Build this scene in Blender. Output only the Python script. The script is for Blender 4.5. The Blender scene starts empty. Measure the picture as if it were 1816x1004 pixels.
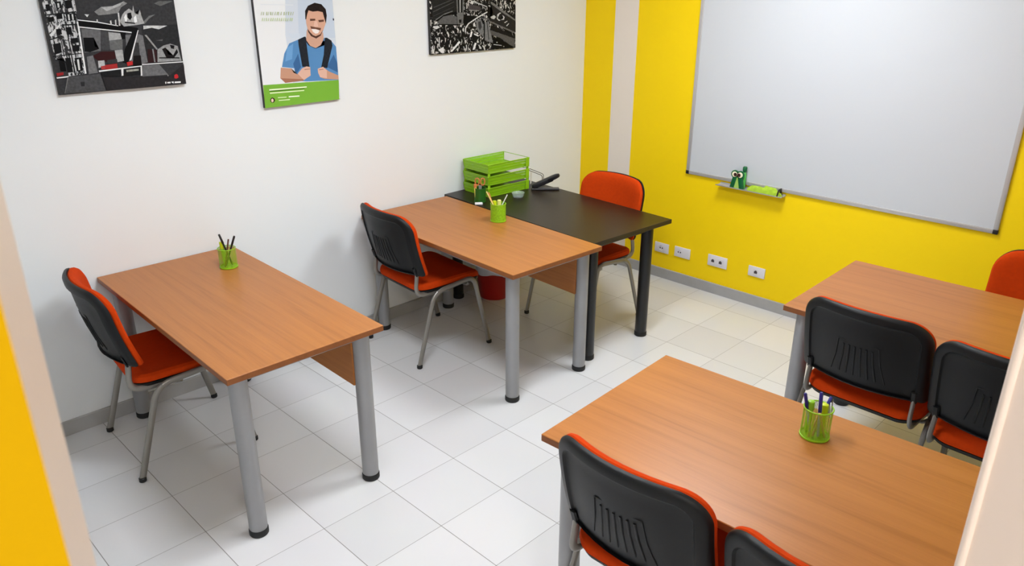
import bpy, bmesh, math, random
from mathutils import Vector, Matrix
random.seed(7)
S = bpy.context.scene
PI = math.pi

# ---------------------------------------------------------------- camera
cam_d = bpy.data.cameras.new('camera'); cam = bpy.data.objects.new('camera', cam_d)
S.collection.objects.link(cam); S.camera = cam
YAW, PITCH, ROLL = math.radians(44.7631), math.radians(-21.7555), math.radians(0.1497)
fwd = Vector((math.cos(YAW)*math.cos(PITCH), math.sin(YAW)*math.cos(PITCH), math.sin(PITCH)))
rgt = Vector((math.sin(YAW), -math.cos(YAW), 0)); upv = rgt.cross(fwd)
R_ = rgt*math.cos(ROLL) + upv*math.sin(ROLL); U_ = upv*math.cos(ROLL) - rgt*math.sin(ROLL)
CAM = Vector((-4.48495, -3.71346, 2.03869))
cam.matrix_world = Matrix(((R_.x, U_.x, -fwd.x, CAM.x), (R_.y, U_.y, -fwd.y, CAM.y), (R_.z, U_.z, -fwd.z, CAM.z), (0, 0, 0, 1)))
cam_d.sensor_width = 36.0; cam_d.lens = 1361.975/1816*36; cam_d.clip_start = 0.05
cam_d.dof.use_dof = True; cam_d.dof.focus_distance = 3.9; cam_d.dof.aperture_fstop = 12.0

# ---------------------------------------------------------------- light and exposure
S.view_settings.view_transform = 'Standard'; S.view_settings.look = 'None'
S.view_settings.gamma = 1.0; S.view_settings.use_curve_mapping = False
S.view_settings.exposure = 0.08
W = bpy.data.worlds.new('world'); S.world = W; W.use_nodes = True
W.node_tree.nodes['Background'].inputs[0].default_value = (0.95, 0.97, 1.0, 1)
W.node_tree.nodes['Background'].inputs[1].default_value = 0.05
LAMP_SPOTS = ((-2.95, -1.80, 35.0), (-1.15, -1.85, 35.0))      # ceiling panels, x, y, emission strength
# ---------------------------------------------------------------- helpers
def lin(c):
    f = lambda v: v/12.92 if v <= 0.04045 else ((v+0.055)/1.055)**2.4
    return tuple(f(v/255) for v in c) + (1,)
def mat(name, rgb, rough=0.5, metal=0.0, bump=0.0, bscale=200.0, vary=0.0, vscale=8.0, spec=0.5, alpha=1.0, trans=0.0, emit=0.0, coat=0.0, sheen=0.0):
    m = bpy.data.materials.new(name); m.use_nodes = True
    nt = m.node_tree; b = nt.nodes['Principled BSDF']
    c = lin(rgb); b.inputs['Base Color'].default_value = c
    b.inputs['Roughness'].default_value = rough; b.inputs['Metallic'].default_value = metal
    b.inputs['Specular IOR Level'].default_value = spec; b.inputs['Alpha'].default_value = alpha
    b.inputs['Transmission Weight'].default_value = trans; b.inputs['Coat Weight'].default_value = coat
    b.inputs['Sheen Weight'].default_value = sheen
    if emit: b.inputs['Emission Color'].default_value = c; b.inputs['Emission Strength'].default_value = emit
    tc = nt.nodes.new('ShaderNodeTexCoord')
    if vary:
        n = nt.nodes.new('ShaderNodeTexNoise'); n.inputs['Scale'].default_value = vscale; n.inputs['Detail'].default_value = 4
        nt.links.new(tc.outputs['Object'], n.inputs['Vector'])
        r = nt.nodes.new('ShaderNodeValToRGB')
        r.color_ramp.elements[0].position = .3; r.color_ramp.elements[1].position = .7
        r.color_ramp.elements[0].color = tuple(x*(1-vary) for x in c[:3])+(1,); r.color_ramp.elements[1].color = tuple(min(1, x*(1+vary)) for x in c[:3])+(1,)
        nt.links.new(n.outputs['Fac'], r.inputs['Fac']); nt.links.new(r.outputs['Color'], b.inputs['Base Color'])
    if bump:
        n = nt.nodes.new('ShaderNodeTexNoise'); n.inputs['Scale'].default_value = bscale; n.inputs['Detail'].default_value = 3
        nt.links.new(tc.outputs['Object'], n.inputs['Vector'])
        p = nt.nodes.new('ShaderNodeBump'); p.inputs['Strength'].default_value = bump; p.inputs['Distance'].default_value = .002
        nt.links.new(n.outputs['Fac'], p.inputs['Height']); nt.links.new(p.outputs['Normal'], b.inputs['Normal'])
    return m
def node(nt, t, **k):
    n = nt.nodes.new(t)
    for a, v in k.items(): setattr(n, a, v)
    return n
def obj(name, bm, m, parent=None, smooth=True, loc=None, rot=None, angle=35):
    me = bpy.data.meshes.new(name); bmesh.ops.recalc_face_normals(bm, faces=bm.faces[:]) if bm.faces else None
    bm.to_mesh(me); bm.free()
    for x in (m if isinstance(m, (list, tuple)) else [m]): me.materials.append(x)
    if smooth:
        for p in me.polygons: p.use_smooth = True
        if hasattr(me, 'set_sharp_from_angle'): me.set_sharp_from_angle(angle=math.radians(angle))
    o = bpy.data.objects.new(name, me); S.collection.objects.link(o)
    if parent: o.parent = parent
    if loc is not None: o.location = loc
    if rot is not None: o.rotation_euler = rot
    return o
def thing(name, label, cat, loc=(0, 0, 0), rz=0, group=None):
    o = bpy.data.objects.new(name, None); S.collection.objects.link(o)
    o.location = loc; o.rotation_euler = (0, 0, rz); o.empty_display_size = .05
    o['label'] = label; o['category'] = cat
    if group: o['group'] = group
    return o
def tag(o, label, cat, group=None):
    o['label'] = label; o['category'] = cat
    if group: o['group'] = group
    return o
def struct(o): o['kind'] = 'structure'; return o
def dup(root, loc, rz, label, name=None):
    def cp(o, par):
        c = o.copy(); S.collection.objects.link(c)
        if par: c.parent = par
        for ch in list(o.children): cp(ch, c)
        return c
    r = cp(root, None); r.location = loc; r.rotation_euler = (0, 0, rz); r['label'] = label
    return r
def box(bm, x0, x1, y0, y1, z0, z1, bev=0.0, seg=2, M=None, mi=0):
    r = bmesh.ops.create_cube(bm, size=1.0)
    vs = r['verts']
    for v in vs: v.co = Vector(((x0+x1)/2+v.co.x*(x1-x0), (y0+y1)/2+v.co.y*(y1-y0), (z0+z1)/2+v.co.z*(z1-z0)))
    fs = set(f for v in vs for f in v.link_faces)
    if bev:
        es = list(set(e for v in vs for e in v.link_edges))
        rr = bmesh.ops.bevel(bm, geom=es, offset=bev, segments=seg, profile=.5, affect='EDGES')
        fs = set(f for f in rr['faces']) | set(f for f in fs if f.is_valid)
        vs = list(set(v for f in fs for v in f.verts))
    for f in fs:
        if f.is_valid: f.material_index = mi
    if M is not None:
        for v in vs: v.co = M @ v.co
    return vs
def tube(bm, pts, r, n=12, ry=None, cap=True, up=Vector((0, 0, 1)), closed=False):
    """sweep an ellipse (r along the 'side' axis, ry along the other) through pts; r may be a list"""
    pts = [Vector(p) for p in pts]; N = len(pts); rings = []
    prev = None
    for i, p in enumerate(pts):
        a = pts[(i-1) % N] if (closed or i > 0) else p; b = pts[(i+1) % N] if (closed or i < N-1) else p
        t = (b-a).normalized()
        if prev is None:
            u = up - t*up.dot(t)
            if u.length < 1e-3: u = Vector((1, 0, 0)) - t*t.x
        else: u = prev - t*prev.dot(t)
        u.normalize(); prev = u; w = t.cross(u)
        ra = r[i] if isinstance(r, (list, tuple)) else r
        rb = ra if ry is None else ry
        rings.append([bm.verts.new(p + w*ra*math.cos(2*PI*k/n) + u*rb*math.sin(2*PI*k/n)) for k in range(n)])
    for i in range(N if closed else N-1):
        A, B = rings[i], rings[(i+1) % N]
        for k in range(n): bm.faces.new((A[k], A[(k+1) % n], B[(k+1) % n], B[k]))
    if cap and not closed: bm.faces.new(rings[0][::-1]); bm.faces.new(rings[-1])
    return rings
def fillet(pts, rad, n=6):
    """round the inner corners of a polyline"""
    pts = [Vector(p) for p in pts]; out = [pts[0]]
    for i in range(1, len(pts)-1):
        a, b, c = pts[i-1], pts[i], pts[i+1]
        r = rad[i-1] if isinstance(rad, (list, tuple)) else rad
        d1 = (a-b).normalized(); d2 = (c-b).normalized()
        r = min(r, (a-b).length*.49, (c-b).length*.49)
        p, q = b+d1*r, b+d2*r
        for k in range(n+1):
            t = k/n; out.append(p*(1-t)**2 + b*2*t*(1-t) + q*t*t)
    out.append(pts[-1]); return out
def lathe(bm, prof, n=32, cx=0, cy=0, M=None):
    rings = []
    for r, z in prof:
        if r < 1e-6: rings.append([bm.verts.new((cx, cy, z))])
        else: rings.append([bm.verts.new((cx+r*math.cos(2*PI*k/n), cy+r*math.sin(2*PI*k/n), z)) for k in range(n)])
    for A, B in zip(rings, rings[1:]):
        for k in range(n):
            a, b = A[k % len(A)], A[(k+1) % len(A)]; c, d = B[(k+1) % len(B)], B[k % len(B)]
            f = [v for i, v in enumerate((a, b, c, d)) if v not in (a, b, c, d)[:i]]
            if len(f) > 2: bm.faces.new(f)
    if M is not None:
        for R in rings:
            for v in R: v.co = M @ v.co
def nb(): return bmesh.new()

# ---------------------------------------------------------------- materials
def wood_mat(name, a, b_, rough):
    m = bpy.data.materials.new(name); m.use_nodes = True; nt = m.node_tree; L = nt.links
    p = nt.nodes['Principled BSDF']; p.inputs['Roughness'].default_value = rough; p.inputs['Specular IOR Level'].default_value = .4
    tc = node(nt, 'ShaderNodeTexCoord'); oi = node(nt, 'ShaderNodeObjectInfo')
    mp = node(nt, 'ShaderNodeMapping'); mp.inputs['Scale'].default_value = (34, 1.3, 34)
    ad = node(nt, 'ShaderNodeVectorMath', operation='ADD')
    cb = node(nt, 'ShaderNodeCombineXYZ'); mu = node(nt, 'ShaderNodeMath', operation='MULTIPLY'); mu.inputs[1].default_value = 37.0
    L.new(oi.outputs['Random'], mu.inputs[0]); L.new(mu.outputs[0], cb.inputs[0]); L.new(mu.outputs[0], cb.inputs[1])
    L.new(tc.outputs['Object'], mp.inputs['Vector']); L.new(mp.outputs[0], ad.inputs[0]); L.new(cb.outputs[0], ad.inputs[1])
    n1 = node(nt, 'ShaderNodeTexNoise'); n1.inputs['Scale'].default_value = 1.0; n1.inputs['Detail'].default_value = 6; n1.inputs['Roughness'].default_value = .6; n1.inputs['Distortion'].default_value = .35
    L.new(ad.outputs[0], n1.inputs['Vector'])
    mp2 = node(nt, 'ShaderNodeMapping'); mp2.inputs['Scale'].default_value = (260, 5, 260)
    L.new(tc.outputs['Object'], mp2.inputs['Vector'])
    n2 = node(nt, 'ShaderNodeTexNoise'); n2.inputs['Scale'].default_value = 1.0; n2.inputs['Detail'].default_value = 3
    L.new(mp2.outputs[0], n2.inputs['Vector'])
    mx = node(nt, 'ShaderNodeMath', operation='MULTIPLY_ADD'); mx.inputs[1].default_value = .35
    L.new(n2.outputs['Fac'], mx.inputs[0]); L.new(n1.outputs['Fac'], mx.inputs[2])
    r = node(nt, 'ShaderNodeValToRGB'); e = r.color_ramp.elements
    e[0].position = .42; e[0].color = lin(b_); e[1].position = .88; e[1].color = lin(a)
    k = e.new(.62); k.color = tuple((x+y)/2*1.03 for x, y in zip(lin(a), lin(b_)))[:3]+(1,)
    L.new(mx.outputs[0], r.inputs['Fac']); L.new(r.outputs['Color'], p.inputs['Base Color'])
    bp = node(nt, 'ShaderNodeBump'); bp.inputs['Strength'].default_value = .04; bp.inputs['Distance'].default_value = .001
    L.new(n2.outputs['Fac'], bp.inputs['Height']); L.new(bp.outputs['Normal'], p.inputs['Normal'])
    return m
M_wood = wood_mat('beech_laminate', (178, 113, 54), (153, 92, 39), .36)
M_edge = wood_mat('beech_edge_band', (142, 84, 40), (122, 70, 32), .45)
M_black_top = mat('black_brown_laminate', (34, 25, 16), .36, spec=.3, vary=.15, vscale=30, bump=.03)
M_black_edge = mat('black_edge', (30, 24, 20), .4)
M_silver = mat('silver_painted_steel', (154, 154, 155), .38, .3, vary=.03)
M_blacksteel = mat('black_painted_steel', (20, 20, 21), .35, .1)
M_foot = mat('black_rubber', (16, 16, 17), .6)
M_frame = mat('grey_chair_steel', (140, 136, 130), .33, .55, vary=.05)
M_shell = mat('black_chair_plastic', (9, 10, 12), .45, spec=.35, bump=.25, bscale=900)
M_red = mat('orange_red_fabric', (196, 60, 6), .85, bump=.35, bscale=900, vary=.05, vscale=60, spec=.1)
M_white = mat('white_wall_paint', (232, 234, 235), .6, bump=.06, bscale=60)
M_cream = mat('cream_jamb_paint', (246, 228, 214), .5, bump=.05, bscale=80)
M_ceil = mat('ceiling_paint', (240, 239, 236), .8)
M_skirt = mat('grey_skirting_tile', (168, 166, 164), .4, vary=.05, vscale=12)
M_yel2 = mat('yellow_corridor_paint', (206, 160, 0), .8, spec=.1, bump=.06, bscale=60)
M_board = mat('whiteboard_enamel', (206, 208, 212), .28)
M_alu = mat('brushed_aluminium', (196, 192, 190), .35, .35)
M_dark = mat('dark_plastic', (22, 22, 26), .4)
M_plug = mat('white_socket_plastic', (226, 222, 226), .35)
M_plughole = mat('socket_hole_grey', (70, 62, 66), .6)
M_lime = mat('lime_metal', (142, 192, 22), .38, .0, vary=.06, vscale=40)
M_bin = mat('red_bin_plastic', (176, 20, 14), .4)
M_bag = mat('white_bag_film', (222, 220, 224), .35, bump=.6, bscale=30)
M_paper = mat('white_paper', (238, 238, 240), .7)
M_lamp = mat('lamp_diffuser', (255, 252, 246), .5)
def yellow_wall():
    m = bpy.data.materials.new('yellow_wall_paint'); m.use_nodes = True; nt = m.node_tree; L = nt.links
    p = nt.nodes['Principled BSDF']; p.inputs['Roughness'].default_value = .6; p.inputs['Specular IOR Level'].default_value = .25
    tc = node(nt, 'ShaderNodeTexCoord'); sp = node(nt, 'ShaderNodeSeparateXYZ'); L.new(tc.outputs['Object'], sp.inputs[0])
    a = node(nt, 'ShaderNodeMath', operation='LESS_THAN'); a.inputs[1].default_value = -.2636
    b = node(nt, 'ShaderNodeMath', operation='GREATER_THAN'); b.inputs[1].default_value = -.46
    c = node(nt, 'ShaderNodeMath', operation='MULTIPLY')
    L.new(sp.outputs['Y'], a.inputs[0]); L.new(sp.outputs['Y'], b.inputs[0]); L.new(a.outputs[0], c.inputs[0]); L.new(b.outputs[0], c.inputs[1])
    x = node(nt, 'ShaderNodeMix', data_type='RGBA'); x.inputs['A'].default_value = lin((255, 216, 0)); x.inputs['B'].default_value = lin((238, 226, 214))
    L.new(c.outputs[0], x.inputs['Factor']); L.new(x.outputs['Result'], p.inputs['Base Color'])
    n = node(nt, 'ShaderNodeTexNoise'); n.inputs['Scale'].default_value = 60; L.new(tc.outputs['Object'], n.inputs['Vector'])
    bp = node(nt, 'ShaderNodeBump'); bp.inputs['Strength'].default_value = .06; bp.inputs['Distance'].default_value = .002
    L.new(n.outputs['Fac'], bp.inputs['Height']); L.new(bp.outputs['Normal'], p.inputs['Normal'])
    return m
TX, TY, SU, SV = -2.9148, -1.4464, .3396, .3156
def floor_mat():
    m = bpy.data.materials.new('white_floor_tile'); m.use_nodes = True; nt = m.node_tree; L = nt.links
    p = nt.nodes['Principled BSDF']
    tc = node(nt, 'ShaderNodeTexCoord'); sp = node(nt, 'ShaderNodeSeparateXYZ'); L.new(tc.outputs['Object'], sp.inputs[0])
    outs = []; ids = []
    for ax, o, s, wd in (('X', TX, SU, .0022), ('Y', TY, SV, .0016)):
        d = node(nt, 'ShaderNodeMath', operation='SUBTRACT'); d.inputs[1].default_value = o - 50*s; L.new(sp.outputs[ax], d.inputs[0])
        q = node(nt, 'ShaderNodeMath', operation='DIVIDE'); q.inputs[1].default_value = s; L.new(d.outputs[0], q.inputs[0])
        fl = node(nt, 'ShaderNodeMath', operation='FLOOR'); L.new(q.outputs[0], fl.inputs[0]); ids.append(fl)
        pp = node(nt, 'ShaderNodeMath', operation='PINGPONG'); pp.inputs[1].default_value = .5; L.new(q.outputs[0], pp.inputs[0])
        mr = node(nt, 'ShaderNodeMapRange'); mr.inputs['From Min'].default_value = wd/s*.35; mr.inputs['From Max'].default_value = wd/s
        L.new(pp.outputs[0], mr.inputs['Value']); outs.append(mr)
    mn = node(nt, 'ShaderNodeMath', operation='MINIMUM'); L.new(outs[0].outputs[0], mn.inputs[0]); L.new(outs[1].outputs[0], mn.inputs[1])
    cb = node(nt, 'ShaderNodeCombineXYZ'); L.new(ids[0].outputs[0], cb.inputs[0]); L.new(ids[1].outputs[0], cb.inputs[1])
    wn = node(nt, 'ShaderNodeTexWhiteNoise'); L.new(cb.outputs[0], wn.inputs['Vector'])
    cr = node(nt, 'ShaderNodeValToRGB'); cr.color_ramp.elements[0].color = lin((213, 212, 213)); cr.color_ramp.elements[1].color = lin((222, 221, 222))
    L.new(wn.outputs['Value'], cr.inputs['Fac'])
    ns = node(nt, 'ShaderNodeTexNoise'); ns.inputs['Scale'].default_value = 3; ns.inputs['Detail'].default_value = 5; L.new(tc.outputs['Object'], ns.inputs['Vector'])
    x0 = node(nt, 'ShaderNodeMix', data_type='RGBA', blend_type='MULTIPLY'); x0.inputs['Factor'].default_value = .05
    L.new(cr.outputs['Color'], x0.inputs['A']); L.new(ns.outputs['Color'], x0.inputs['B'])
    x = node(nt, 'ShaderNodeMix', data_type='RGBA'); x.inputs['A'].default_value = lin((128, 124, 122))
    L.new(x0.outputs['Result'], x.inputs['B']); L.new(mn.outputs[0], x.inputs['Factor']); L.new(x.outputs['Result'], p.inputs['Base Color'])
    rr = node(nt, 'ShaderNodeMapRange'); rr.inputs['To Min'].default_value = .7; rr.inputs['To Max'].default_value = .26
    L.new(mn.outputs[0], rr.inputs['Value']); L.new(rr.outputs[0], p.inputs['Roughness'])
    bp = node(nt, 'ShaderNodeBump'); bp.inputs['Strength'].default_value = .3; bp.inputs['Distance'].default_value = .001
    L.new(mn.outputs[0], bp.inputs['Height']); L.new(bp.outputs['Normal'], p.inputs['Normal'])
    return m
def mesh_metal(name, rgb, see=.35):
    """perforated sheet: fine diamond holes"""
    m = bpy.data.materials.new(name); m.use_nodes = True; nt = m.node_tree; L = nt.links
    p = nt.nodes['Principled BSDF']; p.inputs['Base Color'].default_value = lin(rgb); p.inputs['Roughness'].default_value = .4
    tc = node(nt, 'ShaderNodeTexCoord'); v = node(nt, 'ShaderNodeTexVoronoi'); v.inputs['Scale'].default_value = 420; v.inputs['Randomness'].default_value = .15
    L.new(tc.outputs['Object'], v.inputs['Vector'])
    g = node(nt, 'ShaderNodeMath', operation='GREATER_THAN'); g.inputs[1].default_value = see; L.new(v.outputs['Distance'], g.inputs[0])
    L.new(g.outputs[0], p.inputs['Alpha'])
    return m
M_mesh = mesh_metal('lime_mesh_metal', (140, 186, 26), .50)

# ---------------------------------------------------------------- the room
C0 = Vector((CAM.x, CAM.y))
WANG = math.radians(-15.0); wd = Vector((math.cos(WANG), math.sin(WANG))); wn_ = Vector((-wd.y, wd.x))    # doorway wall runs along wd; wn_ points into the room
def azp(az, d): a = math.radians(az); return C0 + Vector((math.cos(a), math.sin(a)))*d
DOORW = .95; d_in = DOORW*.421
P_li = azp(79.05, d_in); P_ri = P_li + wd*DOORW
THK = .115
def wall_prism(name, pts, z0, z1, m, bev=0, mis=None):
    bm = nb(); lo = [bm.verts.new((p[0], p[1], z0)) for p in pts]; hi = [bm.verts.new((p[0], p[1], z1)) for p in pts]; n = len(pts)
    bm.faces.new(lo[::-1]); bm.faces.new(hi)
    for i in range(n):
        f = bm.faces.new((lo[i], lo[(i+1) % n], hi[(i+1) % n], hi[i]))
        if mis: f.material_index = mis[i]
    return struct(obj(name, bm, m, smooth=False))
HC = 2.72
bm = nb(); box(bm, -7.2, .15, -7.0, .15, -.1, 0); struct(obj('floor', bm, floor_mat(), smooth=False))
bm = nb(); box(bm, -7.2, .15, -7.0, .15, HC, HC+.1); struct(obj('ceiling', bm, M_ceil, smooth=False))
bm = nb(); box(bm, -5.6, .15, 0, .15, 0, HC); struct(obj('wall_back', bm, M_white, smooth=False))
bm = nb(); box(bm, 0, .15, -5.2, -.0001, 0, HC); struct(obj('wall_right', bm, yellow_wall(), smooth=False))
XL = -5.0
tl = (XL - P_li.x)/wd.x; Ql = P_li + wd*tl
bm = nb(); box(bm, XL-.12, XL, Ql.y-.2, 0, 0, HC); struct(obj('wall_left', bm, M_white, smooth=False))
a0 = P_li + wd*(tl-.9); b0 = P_li - wn_*THK; c0 = a0 - wn_*THK
wall_prism('wall_front', [P_li, a0, c0, b0], 0, HC, [M_white, M_yel2, M_cream], mis=[0, 0, 1, 2])
tr = (.1 - P_ri.x)/wd.x; e0 = P_ri + wd*tr; f0 = e0 - wn_*THK; g0 = P_ri - wn_*THK
wall_prism('wall_front', [P_ri, g0, f0, e0], 0, HC, [M_white, M_yel2, M_cream], mis=[2, 1, 0, 0])
wall_prism('wall_front', [P_li, b0, g0, P_ri], 2.36, HC, [M_white, M_yel2, M_cream], mis=[2, 1, 2, 0])
# rounded bead down the room-side edge of the right jamb
bm = nb(); pr = P_ri - wn_*.012
tube(bm, [(P_ri.x-.000, P_ri.y, 0), (P_ri.x, P_ri.y, 2.36)], .006, 12); struct(obj('trim_1', bm, M_cream))
# skirting
HB = .0741
def skirt(name, p, q, nrm):
    p, q, nrm = Vector(p), Vector(q), Vector(nrm); t = .011
    bm = nb(); prof = [(0, 0), (t, 0), (t, HB-.003), (t-.003, HB), (0, HB)]
    A = [bm.verts.new((p.x+nrm.x*a, p.y+nrm.y*a, b)) for a, b in prof]; B = [bm.verts.new((q.x+nrm.x*a, q.y+nrm.y*a, b)) for a, b in prof]
    for i in range(5): bm.faces.new((A[i], A[(i+1) % 5], B[(i+1) % 5], B[i]))
    bm.faces.new(A[::-1]); bm.faces.new(B); struct(obj(name, bm, M_skirt, smooth=False))
skirt('baseboard_back', (XL, 0), (-.0111, 0), (0, -1)); skirt('baseboard_right', (0, 0), (0, -4.4), (-1, 0))
skirt('baseboard_left', (XL, 0), (XL, Ql.y), (1, 0))
# corridor beyond the doorway, behind the photographer
bm = nb(); box(bm, -7.2, -7.05, -7.0, .15, 0, HC); struct(obj('wall_corridor_left', bm, M_white, smooth=False))
bm = nb(); box(bm, -7.2, .15, -7.15, -7.0, 0, HC); struct(obj('wall_corridor_back', bm, M_white, smooth=False))

# ceiling lamps: slim panels that light the room
def lamp(x, y, e, label, w=.6, l=.6, tint=(.88, .94, 1.0, 1)):
    t = thing('ceiling_light', label, 'ceiling light', (x, y, HC), 0, 'square ceiling light panels')
    bm = nb(); box(bm, -w/2-.02, w/2+.02, -l/2-.02, l/2+.02, -.035, -.001, .003); obj('housing', bm, M_plug, t)
    me = M_lamp.copy(); me.name = 'lamp_diffuser_lit'; b = me.node_tree.nodes['Principled BSDF']
    b.inputs['Emission Color'].default_value = tint; b.inputs['Emission Strength'].default_value = e
    bm = nb(); box(bm, -w/2, w/2, -l/2, l/2, -.041, -.0352); obj('diffuser', bm, me, t, smooth=False)
for (x, y, e), lb in zip(LAMP_SPOTS, ('square ceiling light panel above the front left table', 'square ceiling light panel nearer the yellow wall')): lamp(x, y, e, lb)
lamp(-4.6, -4.9, 52.0, 'square ceiling light panel in the corridor outside the doorway', tint=(1, .95, .9, 1))

# ---------------------------------------------------------------- tables
def table(x0, y0, w, L, r, H, label, side, black=False, panel=True, ins=(.066, .074), origin='wl', insr=None):
    insr = insr or ins[0]
    """side: +1 the modesty panel is under the right long edge. (x0, y0) = a far corner of the top."""
    c, s = math.cos(r), math.sin(r)
    ux, uy = (w/2 if origin == 'wl' else -w/2), L/2
    loc = (x0 + c*ux + s*uy, y0 + s*ux - c*uy, 0)
    mt, me, ml = (M_black_top, M_black_edge, M_blacksteel) if black else (M_wood, M_edge, M_silver)
    t = thing('table', label, 'table', loc, r, None)
    T = .025
    bm = nb(); box(bm, -w/2, w/2, -L/2, L/2, H-T, H, .0018, 1)
    bm.normal_update()
    for f in bm.faces: f.material_index = 0 if f.normal.z > .6 else 1
    obj('tabletop', bm, [mt, me], t, smooth=False)
    for sx in (-1, 1):
        for sy in (-1, 1):
            px, py = sx*(w/2-(insr if sx > 0 else ins[0])), sy*(L/2-ins[1])
            bm = nb(); lathe(bm, [(0, .028), (.034, .028), (.035, .03), (.035, H-T-.0005), (0, H-T-.0005)], 32, px, py); lg = obj('leg', bm, ml, t)
            bm = nb(); lathe(bm, [(0, 0), (.035, 0), (.0375, .004), (.0375, .024), (.0352, .0278), (0, .0278)], 32, px, py); obj('foot', bm, M_foot, lg)
    bm = nb(); kl, kr = -w/2+ins[0], w/2-insr
    for xk in (kl, kr): box(bm, xk-.015, xk+.015, -L/2+ins[1]+.036, L/2-ins[1]-.036, H-T-.035, H-T-.0005, .002, 1)
    for sy in (-1, 1):
        yy = sy*(L/2-ins[1]); box(bm, kl+.036, kr-.036, yy-.015, yy+.015, H-T-.035, H-T-.0005, .002, 1)
    obj('under_frame', bm, ml, t)
    if panel:
        bm = nb(); xx = side*(w/2-ins[0]-.033)
        box(bm, xx-.008, xx+.008, -L/2+ins[1]+.01, L/2-ins[1]-.01, H-T-.245, H-T-.0365, .001, 1); obj('modesty_panel', bm, M_wood, t, smooth=False)
    return t
table(-3.4848, -.0037, .6573, 1.3548, -.0223, .7358, 'wooden table standing alone against the white wall under the bridge picture', 1)
table(-2.0191, -.0137, .6332, 1.3264, -.0492, .7298, 'wooden table pushed edge to edge against the black table', 1)
table(-.7005, -.0041, .6626, 1.352, -.0623, .7288, 'black table with grey-green sheen carrying the green letter trays', 1, black=True, panel=False, origin='wr', insr=.125)
table(-.7706, -2.4116, .7753, 1.36, .0141, .7465, 'wooden table nearest the yellow wall below the whiteboard', 1, origin='wr')
table(-2.292, -2.3372, .7123, 1.355, .0467, .748, 'large wooden table in the foreground by the right door jamb', 1, origin='wr')

# ---------------------------------------------------------------- chairs (local: +x is the way the sitter faces)
def back_pos(y, z, d):
    """y sideways, z height 0..1 up the back, d forward offset"""
    zz = z
    x = -.238 - .075*(zz-.535)/.33 - .01*math.sin((zz-.535)/.33*PI) + 1.1*y*y
    return Vector((x+d, y, zz))
def back_outline(inset, n=10, hw=.247, z0=.525, z1=.868, rt=.09, rb=.018, arch=.012):
    hw -= inset; a0, a1 = z0+min(inset, .012), z1-inset; rt_, rb_ = max(rt-inset, .006), max(rb-inset, .006)
    P = []
    def arc(cy, cz, r, s, e, m):
        for k in range(m+1):
            t = s+(e-s)*k/m; P.append((cy+r*math.cos(t), cz+r*math.sin(t)))
    def line(p, q, m):
        for k in range(1, m): P.append((p[0]+(q[0]-p[0])*k/m, p[1]+(q[1]-p[1])*k/m))
    arc(hw-rt_, a1-rt_, rt_, 0, PI/2, n); line((hw-rt_, a1), (-hw+rt_, a1), 8)
    arc(-hw+rt_, a1-rt_, rt_, PI/2, PI, n); line((-hw, a1-rt_), (-hw, a0+rb_), 6)
    arc(-hw+rb_, a0+rb_, rb_, PI, 1.5*PI, 5); line((-hw+rb_, a0), (hw-rb_, a0), 8)
    arc(hw-rb_, a0+rb_, rb_, 1.5*PI, 2*PI, 5); line((hw, a0+rb_), (hw, a1-rt_), 6)
    return [(y, z + arch*(1-(y/.25)**2)*max(0, (z-z0)/(z1-z0))) for y, z in P]
def back_layers(bm, rings, M=back_pos):
    prev = None
    for ins, d in rings:
        vs = [bm.verts.new(M(y, z, d)) for y, z in back_outline(ins)]
        if prev:
            n = len(vs)
            for k in range(n): bm.faces.new((prev[k], prev[(k+1) % n], vs[(k+1) % n], vs[k]))
        prev = vs
    return prev
def close_fill(bm, ring, ins, d):
    # fill the middle with a few shrinking rings then a fan
    base = back_outline(ins); cy, cz = 0, .70; prev = ring
    for s in (.75, .5, .25):
        vs = [bm.verts.new(back_pos(cy+(y-cy)*s, cz+(z-cz)*s, d)) for y, z in base]
        n = len(vs)
        for k in range(n): bm.faces.new((prev[k], prev[(k+1) % n], vs[(k+1) % n], vs[k]))
        prev = vs
    c = bm.verts.new(back_pos(cy, cz, d)); n = len(prev)
    for k in range(n): bm.faces.new((prev[k], prev[(k+1) % n], c))
def strip(bm, pts, wid, hgt, d0):
    """raised bead on the rear face of the shell following (y, z) points"""
    P = [back_pos(y, z, d0) for y, z in pts]; tube(bm, P, wid, 6, ry=hgt, up=Vector((1, 0, 0)))
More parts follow.
